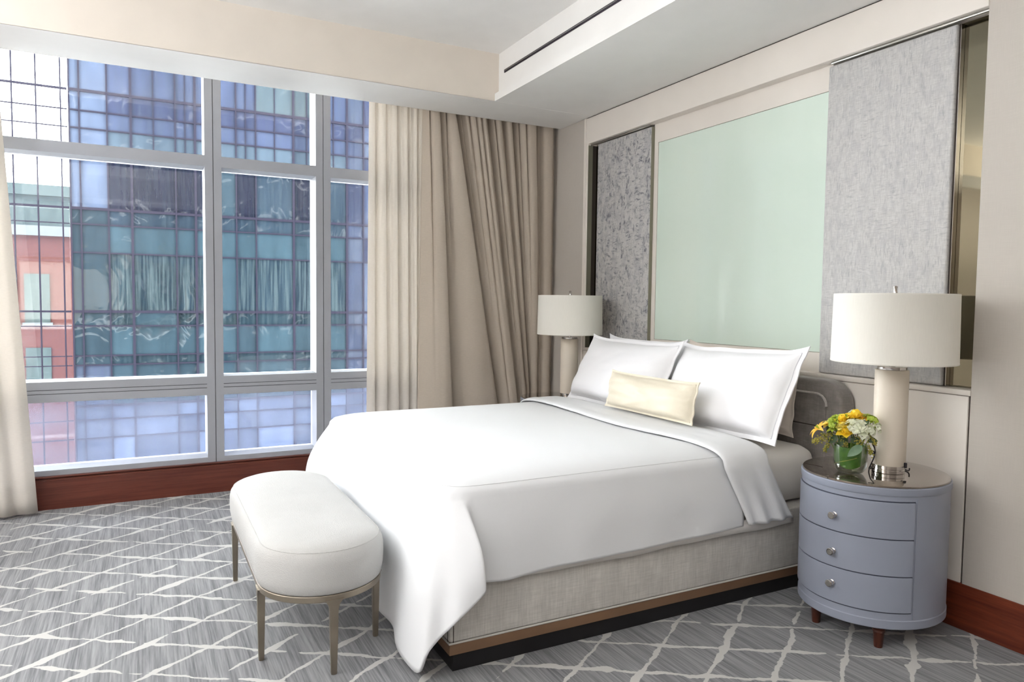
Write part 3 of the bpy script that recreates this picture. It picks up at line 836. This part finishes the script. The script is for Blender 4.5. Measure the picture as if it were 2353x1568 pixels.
# ------------------------------------------------------------------ vase and flowers
VX, VY, VZ = 3.594, -.474, .7115
vase = thing('vase', 'round clear glass bowl vase lined with a green leaf on the near nightstand', 'vase', (VX, VY, VZ))
def vr(z):  # outer radius by height above the table
    if z < .05: return .038+.031*math.sqrt(max(0, 1-((.05-z)/.05)**2))
    return .069+.0025*math.sin((z-.05)/.09*PI)
b = B()
H_ = .128
zs = [H_*k/24 for k in range(25)]
outer = [(vr(z), z) for z in zs]; inner = [(vr(max(z, .006))-.003, max(z, .006)) for z in reversed(zs)]
lathe(b, [(.002, 0)]+outer+inner+[(.002, .006)], 56, close=True); b.transform(Matrix.Translation((VX, VY, VZ)))
M['vglass'] = thin_glass('vase_glass', (.96, .98, .96), refl=.55)
obj('bowl', b, M['vglass'], vase)
def leafmat(name, c1, c2, rough=.35):
    t = NT(name); v = t.noise(t.pos(), 45, 3)
    tr = t.n('ShaderNodeBsdfTranslucent'); col = t.mix(v, lin(c1), lin(c2)); t.l(col, tr.inputs[0])
    d = t.bsdf(col, rough, 0, .5); mx = t.n('ShaderNodeMixShader'); mx.inputs[0].default_value = .25
    t.l(d.outputs[0], mx.inputs[1]); t.l(tr.outputs[0], mx.inputs[2]); t.l(mx.outputs[0], t.out.inputs['Surface']); return t.m
M['wrap'] = leafmat('green_wrap_leaf', (50, 98, 22), (98, 146, 46), .35)
M['leaf'] = leafmat('eucalyptus_leaf', (96, 128, 96), (138, 164, 134), .5)
M['dleaf'] = leafmat('dark_leaf', (52, 74, 46), (80, 100, 66), .45)
M['berry'] = leafmat('seeded_eucalyptus', (158, 152, 60), (196, 184, 92), .5)
M['yellow'] = leafmat('yellow_petal', (252, 214, 34), (255, 236, 96), .5)
M['lemon'] = leafmat('lemon_petal', (244, 232, 120), (252, 244, 170), .5)
M['orange'] = leafmat('orange_petal', (252, 176, 60), (254, 224, 90), .5)
M['whitep'] = leafmat('greenish_white_petal', (226, 232, 196), (246, 246, 232), .5)
M['lime'] = leafmat('lime_petal', (160, 190, 60), (206, 218, 96), .5)
M['stemg'] = leafmat('stem_green', (96, 120, 50), (130, 150, 70), .5)
b = B(); rows = []
for k in range(57):
    a = 2*PI*k/56
    low = .040+.014*math.sin(2*a+.4)
    rows.append([((vr(low+(H_*.93-low)*q/10)-.005)*math.cos(a), (vr(low+(H_*.93-low)*q/10)-.005)*math.sin(a), low+(H_*.93-low)*q/10) for q in range(11)])
grid(b, rows); b.transform(Matrix.Translation((VX, VY, VZ))); wl = obj('leaf_lining', b, M['wrap'], vase, angle=80)
b = B(); pts = []
for k in range(30):
    a = math.radians(-150+120*k/29); z = .028+.05*k/29; pts.append((VX+(vr(z)-.0042)*math.cos(a), VY+(vr(z)-.0042)*math.sin(a), VZ+z))
tube(b, pts, .0012, 6); obj('leaf_rib', b, M['berry'], wl)
M['water'] = thin_glass('vase_water', (.96, .97, .90), refl=.2)
b = B(); lathe(b, [(.002, .008), (.036, .0085), (.052, .02), (.0615, .04), (.0625, .07), (.002, .071)], 40); b.transform(Matrix.Translation((VX, VY, VZ))); obj('water', b, M['water'], vase)

bq = thing('bouquet', 'low bouquet of yellow and white flowers with berries in the glass bowl', 'flowers', (VX, VY, VZ+.02))
def toward(pos, nrm):
    return Matrix.Translation(pos) @ Vector(nrm).normalized().to_track_quat('Z', 'Y').to_matrix().to_4x4()
def petal(bm, L, W, cup, a, n=6, m=4, curl=0, z0=0, tip=.6):
    """one petal leaning out at azimuth a; cup is its angle above the flower plane"""
    rows = []
    for i in range(n+1):
        t = i/n; w = W*math.sin(PI*min(1, .08+.92*t**tip))**.8 if t < 1 else .0006
        ang = cup+curl*t; r = L*t*math.cos(ang)+.002; z = z0+L*t*math.sin(ang)
        row = []
        for j in range(m+1):
            q = -1+2*j/m; x, y = r, q*w; zz = z+.35*w*q*q
            row.append((x*math.cos(a)-y*math.sin(a), x*math.sin(a)+y*math.cos(a), zz))
        rows.append(row)
    grid(bm, rows)
def flower(pos, nrm, m, kind, s, seed):
    rnd = random.Random(seed); b = B()
    if kind == 'rose':
        for ring, (n, L, cup, W) in enumerate(((5, 1.0, .35, .55), (5, .85, .8, .5), (5, .62, 1.15, .42), (3, .42, 1.4, .3))):
            for k in range(n): petal(b, s*L*rnd.uniform(.9, 1.1), s*W, cup+rnd.uniform(-.1, .1), 2*PI*k/n+ring*.6+rnd.uniform(-.15, .15), curl=.5 if ring else -.2)
    elif kind == 'freesia':
        for ring in range(2):
            for k in range(3): petal(b, s*rnd.uniform(.9, 1.1), s*.4, .75+.2*ring, 2*PI*k/3+ring*1.05, curl=-.6)
    elif kind == 'lily':
        for k in range(6): petal(b, s*1.25*rnd.uniform(.9, 1.1), s*.26, .75, 2*PI*k/6+rnd.uniform(-.1, .1), curl=-.7, tip=.8)
    elif kind == 'hydrangea':
        for k in range(16):
            a = rnd.uniform(0, 2*PI); e = rnd.uniform(.1, 1.4); c = Vector((math.cos(a)*math.cos(e), math.sin(a)*math.cos(e), math.sin(e)))*s*.75
            bb = B()
            for q in range(4): petal(bb, s*.36, s*.2, .25, PI/2*q+rnd.uniform(-.2, .2), 4, 2)
            bb.transform(toward(c, c)); me = bpy.data.meshes.new('t'); bb.to_mesh(me); bb.free(); b.from_mesh(me); bpy.data.meshes.remove(me)
    bmesh.ops.remove_doubles(b, verts=b.verts, dist=1e-5)
    b.transform(toward(pos, nrm))
    o = obj('flower', b, m, bq, angle=80)
    b = B()
    if kind in ('freesia', 'lily'):
        for k in range(5):
            a = 2*PI*k/5; tube(b, [(0, 0, 0), (s*.12*math.cos(a), s*.12*math.sin(a), s*.55)], s*.035, 5)
    else: lathe(b, [(s*.02, 0), (s*.14, s*.1), (s*.16, s*.3), (s*.03, s*.42)], 10)
    b.transform(toward(pos, nrm)); obj('flower_centre', b, M['lime'] if kind != 'rose' else m, o)
    b = B(); q = Vector(pos); e = Vector((VX+(q.x-VX)*.25, VY+(q.y-VY)*.25, VZ+.02))
    mid = Vector((VX+(q.x-VX)*.6, VY+(q.y-VY)*.6, VZ+.12)); tube(b, [e, mid, q], .0018, 6); obj('flower_stem', b, M['stemg'], bq)
cen = Vector((VX, VY, VZ+.11))
FL = [((3.497, -.556, .893), 'lily', 'orange', .034), ((3.545, -.525, .93), 'freesia', 'lime', .03), ((3.576, -.505, .938), 'rose', 'yellow', .032), ((3.566, -.49, .952), 'freesia', 'whitep', .024), ((3.606, -.466, .956), 'rose', 'yellow', .034), ((3.632, -.452, .956), 'freesia', 'orange', .026), ((3.602, -.482, .938), 'freesia', 'lemon', .03), ((3.58, -.515, .913), 'rose', 'lemon', .032), ((3.600, -.512, .889), 'rose', 'yellow', .036), ((3.632, -.475, .910), 'hydrangea', 'whitep', .04), ((3.641, -.468, .888), 'hydrangea', 'whitep', .03), ((3.660, -.438, .940), 'hydrangea', 'lime', .03), ((3.672, -.425, .918), 'hydrangea', 'whitep', .026), ((3.556, -.525, .898), 'freesia', 'lime', .03), ((3.585, -.44, .957), 'hydrangea', 'whitep', .028), ((3.545, -.48, .93), 'freesia', 'yellow', .03), ((3.62, -.41, .94), 'freesia', 'lemon', .03), ((3.523, -.533, .915), 'rose', 'lemon', .022), ((3.555, -.535, .915), 'hydrangea', 'lime', .022), ((3.618, -.50, .925), 'hydrangea', 'whitep', .028), ((3.66, -.45, .905), 'hydrangea', 'whitep', .026), ((3.588, -.50, .955), 'freesia', 'yellow', .026), ((3.535, -.50, .945), 'freesia', 'lime', .026), ((3.65, -.43, .958), 'freesia', 'lime', .024)]
for i, (p, kind, m, s) in enumerate(FL):
    n = Vector(p)-cen+Vector((.02, -.02, .05))
    flower(p, n, M[m], kind, s*1.28, i)
def leaf(pos, d, nrm, L, W, m):
    b = B(); rows = []
    for i in range(9):
        t = i/8; w = W*math.sin(PI*t**.8)**.75 if 0 < t < 1 else .0004
        rows.append([(q*w, L*t, .25*w*q*q+.06*L*math.sin(PI*t)) for q in (-1, -.5, 0, .5, 1)])
    grid(b, rows)
    y = Vector(d).normalized(); z = Vector(nrm); z = (z-y*z.dot(y)).normalized(); x = y.cross(z)
    b.transform(Matrix.Translation(pos) @ Matrix((x, y, z)).transposed().to_4x4())
    obj('leaf', b, m, bq, angle=80)
camd = Vector((.62, -.76, .2))
for p, d, L, W, m in (((3.664, -.493, .846), (-.40, -.62, -.62), .078, .019, 'leaf'), ((3.530, -.525, .925), (-.2, -.1, -.9), .05, .014, 'dleaf'), ((3.515, -.53, .83), (-.05, -.05, -1), .038, .011, 'leaf'), ((3.575, -.52, .885), (.5, .3, -.6), .045, .014, 'dleaf'), ((3.555, -.52, .875), (-.4, -.2, -.6), .05, .017, 'dleaf'), ((3.61, -.50, .87), (.5, .4, -.3), .05, .016, 'dleaf'), ((3.65, -.45, .87), (.6, .4, -.1), .045, .014, 'dleaf'), ((3.585, -.52, .865), (.1, -.3, -.5), .04, .015, 'dleaf'), ((3.635, -.47, .925), (.5, .4, .5), .04, .011, 'leaf'), ((3.54, -.51, .90), (-.5, -.3, .2), .045, .012, 'dleaf')):
    leaf(p, d, camd, L, W, M[m])
def berries(p0, p1, n, spread, seed):
    rnd = random.Random(seed); b = B()
    p0, p1 = Vector(p0), Vector(p1)
    for k in range(n):
        t = rnd.random()**.8; c = p0.lerp(p1, t)+Vector([rnd.gauss(0, spread*(1-.5*t)) for _ in range(3)])
        ret = bmesh.ops.create_icosphere(b, subdivisions=1, radius=rnd.uniform(.0026, .0042), matrix=Matrix.Translation(c))
    tube(b, [p0, p0.lerp(p1, .5), p1], .001, 5)
    o = obj('berry_spray', b, M['berry'], bq, angle=80); o['kind'] = 'stuff'
berries((3.545, -.52, .885), (3.475, -.565, .835), 120, .012, 1)
berries((3.535, -.53, .86), (3.512, -.54, .80), 60, .008, 2)
berries((3.585, -.52, .865), (3.600, -.515, .835), 70, .010, 3)
berries((3.63, -.485, .88), (3.642, -.478, .85), 60, .010, 4)
berries((3.65, -.45, .90), (3.680, -.425, .85), 90, .010, 5)
berries((3.66, -.45, .86), (3.672, -.44, .80), 40, .008, 6)

# ------------------------------------------------------------------ outside: glass tower, mirrored brick block, street
FX = -20.0
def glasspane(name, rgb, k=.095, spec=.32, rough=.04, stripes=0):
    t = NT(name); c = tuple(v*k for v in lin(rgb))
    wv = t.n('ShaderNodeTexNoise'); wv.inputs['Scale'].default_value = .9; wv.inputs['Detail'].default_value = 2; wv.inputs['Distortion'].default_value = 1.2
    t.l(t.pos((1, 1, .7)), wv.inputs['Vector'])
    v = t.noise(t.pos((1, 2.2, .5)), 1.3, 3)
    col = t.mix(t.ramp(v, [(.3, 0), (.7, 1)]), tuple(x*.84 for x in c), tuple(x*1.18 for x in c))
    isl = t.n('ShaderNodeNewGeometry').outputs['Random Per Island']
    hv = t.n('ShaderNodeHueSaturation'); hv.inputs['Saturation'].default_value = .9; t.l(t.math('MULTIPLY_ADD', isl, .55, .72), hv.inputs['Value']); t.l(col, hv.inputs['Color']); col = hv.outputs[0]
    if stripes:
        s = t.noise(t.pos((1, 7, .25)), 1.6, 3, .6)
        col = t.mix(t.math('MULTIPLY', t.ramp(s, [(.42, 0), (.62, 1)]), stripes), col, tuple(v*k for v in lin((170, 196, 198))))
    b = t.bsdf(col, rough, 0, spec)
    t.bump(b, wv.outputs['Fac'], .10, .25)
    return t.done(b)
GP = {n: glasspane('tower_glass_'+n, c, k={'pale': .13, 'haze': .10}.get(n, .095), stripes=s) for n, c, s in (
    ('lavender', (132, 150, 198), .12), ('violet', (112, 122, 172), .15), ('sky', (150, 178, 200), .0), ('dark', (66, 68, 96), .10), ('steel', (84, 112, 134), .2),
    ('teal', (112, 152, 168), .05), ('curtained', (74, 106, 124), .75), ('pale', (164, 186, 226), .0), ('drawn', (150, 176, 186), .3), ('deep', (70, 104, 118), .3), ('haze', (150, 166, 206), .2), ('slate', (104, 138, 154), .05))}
order = list(GP)
tower = thing('office_tower', 'blue glass office tower with dark mullion grid across the street', 'building', (FX, 0, -12))
YV = [-5.153, -4.890, -4.153, -3.503, -2.240, -1.656, -1.031, -.405, .222, 1.465, 2.38, 3.331, 3.939, 4.51, 5.2, 6.2, 7.4]
ZH = [13.5, 11.2, 9.129, 7.745, 7.142, 6.610, 5.674, 4.173, 3.693, 2.821, .994, .5455, -.388, -.681, -1.970, -2.406, -2.997, -3.817, -4.9, -6.2, -7.6, -9.0, -10.5, -12.0]
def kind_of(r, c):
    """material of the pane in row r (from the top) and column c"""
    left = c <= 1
    if left: return 'pale' if r < 7 else ('slate' if r < 13 else 'haze')  # left strip: mirrored light blue building put into the pane colour
    if c >= 11: return ('lavender', 'haze', 'violet')[(r+c) % 3] if r < 9 else ('haze' if (r+c) % 2 else 'lavender')  # right columns: purple reflection of the room's curtain put into the pane colour
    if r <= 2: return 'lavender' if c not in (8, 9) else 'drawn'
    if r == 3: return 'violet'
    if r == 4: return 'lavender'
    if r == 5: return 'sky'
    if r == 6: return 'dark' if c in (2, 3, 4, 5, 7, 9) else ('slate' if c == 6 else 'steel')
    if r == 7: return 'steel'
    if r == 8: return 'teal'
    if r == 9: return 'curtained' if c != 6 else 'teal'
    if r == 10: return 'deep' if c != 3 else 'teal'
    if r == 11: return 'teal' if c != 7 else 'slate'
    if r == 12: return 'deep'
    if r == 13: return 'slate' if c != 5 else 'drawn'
    return ('haze', 'lavender', 'slate', 'curtained')[(r*2+c) % 4] if r > 16 else ('haze' if (r+c) % 3 else 'pale')  # haze over the lower rows put into the pane colour
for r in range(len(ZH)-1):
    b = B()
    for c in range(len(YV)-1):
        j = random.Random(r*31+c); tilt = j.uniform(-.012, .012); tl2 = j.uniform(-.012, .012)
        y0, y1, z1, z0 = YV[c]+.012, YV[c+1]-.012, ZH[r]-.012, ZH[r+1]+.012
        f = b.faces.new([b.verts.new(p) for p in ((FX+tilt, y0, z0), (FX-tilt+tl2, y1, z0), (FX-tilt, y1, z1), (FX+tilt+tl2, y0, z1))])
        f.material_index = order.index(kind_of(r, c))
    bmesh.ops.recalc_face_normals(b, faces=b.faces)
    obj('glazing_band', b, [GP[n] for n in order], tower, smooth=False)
M['mull'] = plain('tower_mullion', (34, 32, 42), .8, spec=.05)
M['mullw'] = plain('tower_white_line', (226, 226, 236), .6)
for i, y in enumerate(YV):
    w = .035 if i in (3, 9, 11, 5) else .022
    b = B(); box(b, FX-.25, FX+.04, y-w, y+w, -12, 13.5); obj('mullion', b, M['mull'], tower, smooth=False)
for i, z in enumerate(ZH):
    w = .04 if i in (3, 7, 10, 14) else .022
    b = B(); box(b, FX-.25, FX+.035, YV[0], YV[-1], z-w, z+w); obj('transom', b, M['mull'], tower, smooth=False)
for y in (-2.87, -1.95, -.10, .84, 1.92, 2.85):
    b = B(); box(b, FX-.2, FX+.03, y-.014, y+.014, 5.674, 13.5); obj('mullion', b, M['mull'], tower, smooth=False)
b = B(); box(b, FX-9, FX-.3, YV[0], YV[-1], -12, 13.6); obj('core', b, GP['dark'], tower, smooth=False)
# made-up see-through corner: open sky stands in for sky mirrored in the tower
scr = thing('mirrored_sky_screen', 'thin metal grid of clear glass added at the tower corner for the mirrored sky', 'building', (FX, -6.5, -12))
for y in (-8.2, -7.4, -6.589, -5.992, -5.369):
    b = B(); box(b, FX-.05, FX+.03, y-.018, y+.018, -12, 13.5); obj('mullion', b, M['mull'], scr, smooth=False)
for i, z in enumerate(ZH[2:18]):
    if i in (0, 4, 7, 12): continue
    w = .03 if i in (1, 5, 8) else .014
    b = B(); box(b, FX-.05, FX+.02, -8.2, YV[0]-.05, z-w, z+w); obj('transom', b, M['mull'], scr, smooth=False)
b = B(); box(b, FX-.03, FX-.02, -8.2, YV[0]-.05, -12, 13.5); obj('glazing', b, M['glass'], scr, smooth=False)
# brick building known from its mirror image, added as a solid block further off
BX = -38.0
def Ybx(y): return y
brick = thing('mirrored_brick_building', 'red brick building with white cornice and green glazing standing in for its reflection in the tower', 'building', (BX, -9, -12))
M['brick'] = plain('red_brick', (74, 48, 46), .9, spec=.02, var=.1)
M['cornice'] = plain('white_cornice', (88, 90, 92), .8, spec=.02)
M['seafoam'] = glasspane('seafoam_glazing', (188, 214, 210), k=.085)
M['roofgrey'] = plain('grey_green_roof', (56, 64, 64), .9, spec=.02)
b = B(); box(b, BX-8, BX, -16, -6.35, -12, 4.55); obj('wall', b, M['brick'], brick, smooth=False)
b = B(); box(b, BX-8, BX+.25, -16, -6.2, 4.55, 5.05); obj('cornice', b, M['cornice'], brick, smooth=False)
b = B(); box(b, BX-8, BX-.6, -16, -6.3, 5.05, 6.65); obj('upper_glazing', b, M['seafoam'], brick, smooth=False)
b = B(); box(b, BX-8, BX-.3, -16, -6.25, 6.65, 7.2); obj('roof', b, M['roofgrey'], brick, smooth=False)
for z0, z1 in ((.1, 2.6), (-3.6, -1.2)):
    for y0, y1 in ((-9.9, -8.9), (-8.6, -7.5)):
        b = B(); box(b, BX-.1, BX+.06, y0, y1, z0, z1); f = obj('window', b, M['seafoam'], brick, smooth=False)
        b = B(); box(b, BX-.1, BX+.12, y0-.1, y1+.1, z0-.15, z0); obj('sill', b, M['cornice'], brick, smooth=False)
# own building's facade below and beside the room (white slab lines mirror in the tower)
own = thing('hotel_exterior', 'pale banded facade of the hotel around the room window', 'building', (-.35, 0, -12))
M['ownglass'] = plain('dark_facade_glass', (60, 72, 96), .15)
M['slab'] = plain('white_slab_edge', (225, 226, 230), .7)
for k in (-8, -7, -6, -5, -4, -3, -2, 0, 1, 2, 3):
    z = -.15-2.95*k+(.55 if k < 0 else 0)
    b = B(); box(b, -.45, -.27, -20, 14, z-.16, z, 0); obj('slab_edge', b, M['slab'], own, smooth=False)
    b = B(); box(b, -.42, -.30, -20, 14, z-2.95, z-.16); obj('ribbon_glazing', b, M['ownglass'], own, smooth=False)
for y0, y1 in ((.32, 14), (-20, -9.3)):
    b = B(); box(b, -.42, -.30, y0, y1, -.15, 3.5); obj('ribbon_glazing', b, M['ownglass'], own, smooth=False)
b = B(); box(b, -.42, -.251, -20, 14, 3.42, 3.56); obj('slab_edge', b, M['slab'], own, smooth=False)
b = B(); box(b, -80, -.5, -60, 60, -12.3, -12); struct('ground', b, plain('pale_street_paving', (200, 200, 200), .9, var=.1), smooth=False)

# ------------------------------------------------------------------ light and camera
wd = bpy.data.worlds.new('overcast_sky'); sc.world = wd; wd.use_nodes = True
bg = wd.node_tree.nodes['Background']; bg.inputs[0].default_value = (.93, .96, 1.0, 1); bg.inputs[1].default_value = 4.3

# added ceiling fill, unseen behind and beside the camera, bounces light onto the bed
def added_ceiling_fill(x, y, power):
    L = bpy.data.lights.new('added_ceiling_fill', 'AREA'); L.shape = 'DISK'; L.size = .45; L.energy = power; L.color = (.95, .975, 1.0)
    o = bpy.data.objects.new('added_ceiling_fill', L); COL.objects.link(o); o.location = (x, y, 1.85); o.rotation_euler = (PI, 0, 0)
UP = 35
added_ceiling_fill(5.4, -5.6, UP); added_ceiling_fill(2.2, -6.4, UP); added_ceiling_fill(3.4, -8.0, UP); added_ceiling_fill(6.5, -3.6, 9)

cam = bpy.data.cameras.new('camera'); co = bpy.data.objects.new('camera', cam); COL.objects.link(co)
cam.sensor_width = 36; cam.sensor_fit = 'HORIZONTAL'; cam.lens = 36*1630/2353; cam.clip_start = .05; cam.clip_end = 300
CR = ((0.461201,0.887217,0.011835),(0.054303,-0.014910,-0.998413),(-0.885632,0.461112,-0.055055))
co.matrix_world = Matrix(((CR[0][0], -CR[1][0], -CR[2][0], 5.663), (CR[0][1], -CR[1][1], -CR[2][1], -3.251), (CR[0][2], -CR[1][2], -CR[2][2], 1.45), (0, 0, 0, 1)))
sc.camera = co
sc.view_settings.view_transform = 'Standard'; sc.view_settings.look = 'None'; sc.view_settings.gamma = 1
sc.view_settings.use_curve_mapping = False
sc.view_settings.exposure = 2.36
try:
    sc.cycles.use_denoising = True
    sc.cycles.max_bounces = 9; sc.cycles.diffuse_bounces = 6; sc.cycles.transparent_max_bounces = 12; sc.cycles.glossy_bounces = 4
    sc.cycles.use_adaptive_sampling = True; sc.cycles.adaptive_threshold = .07
except Exception: pass
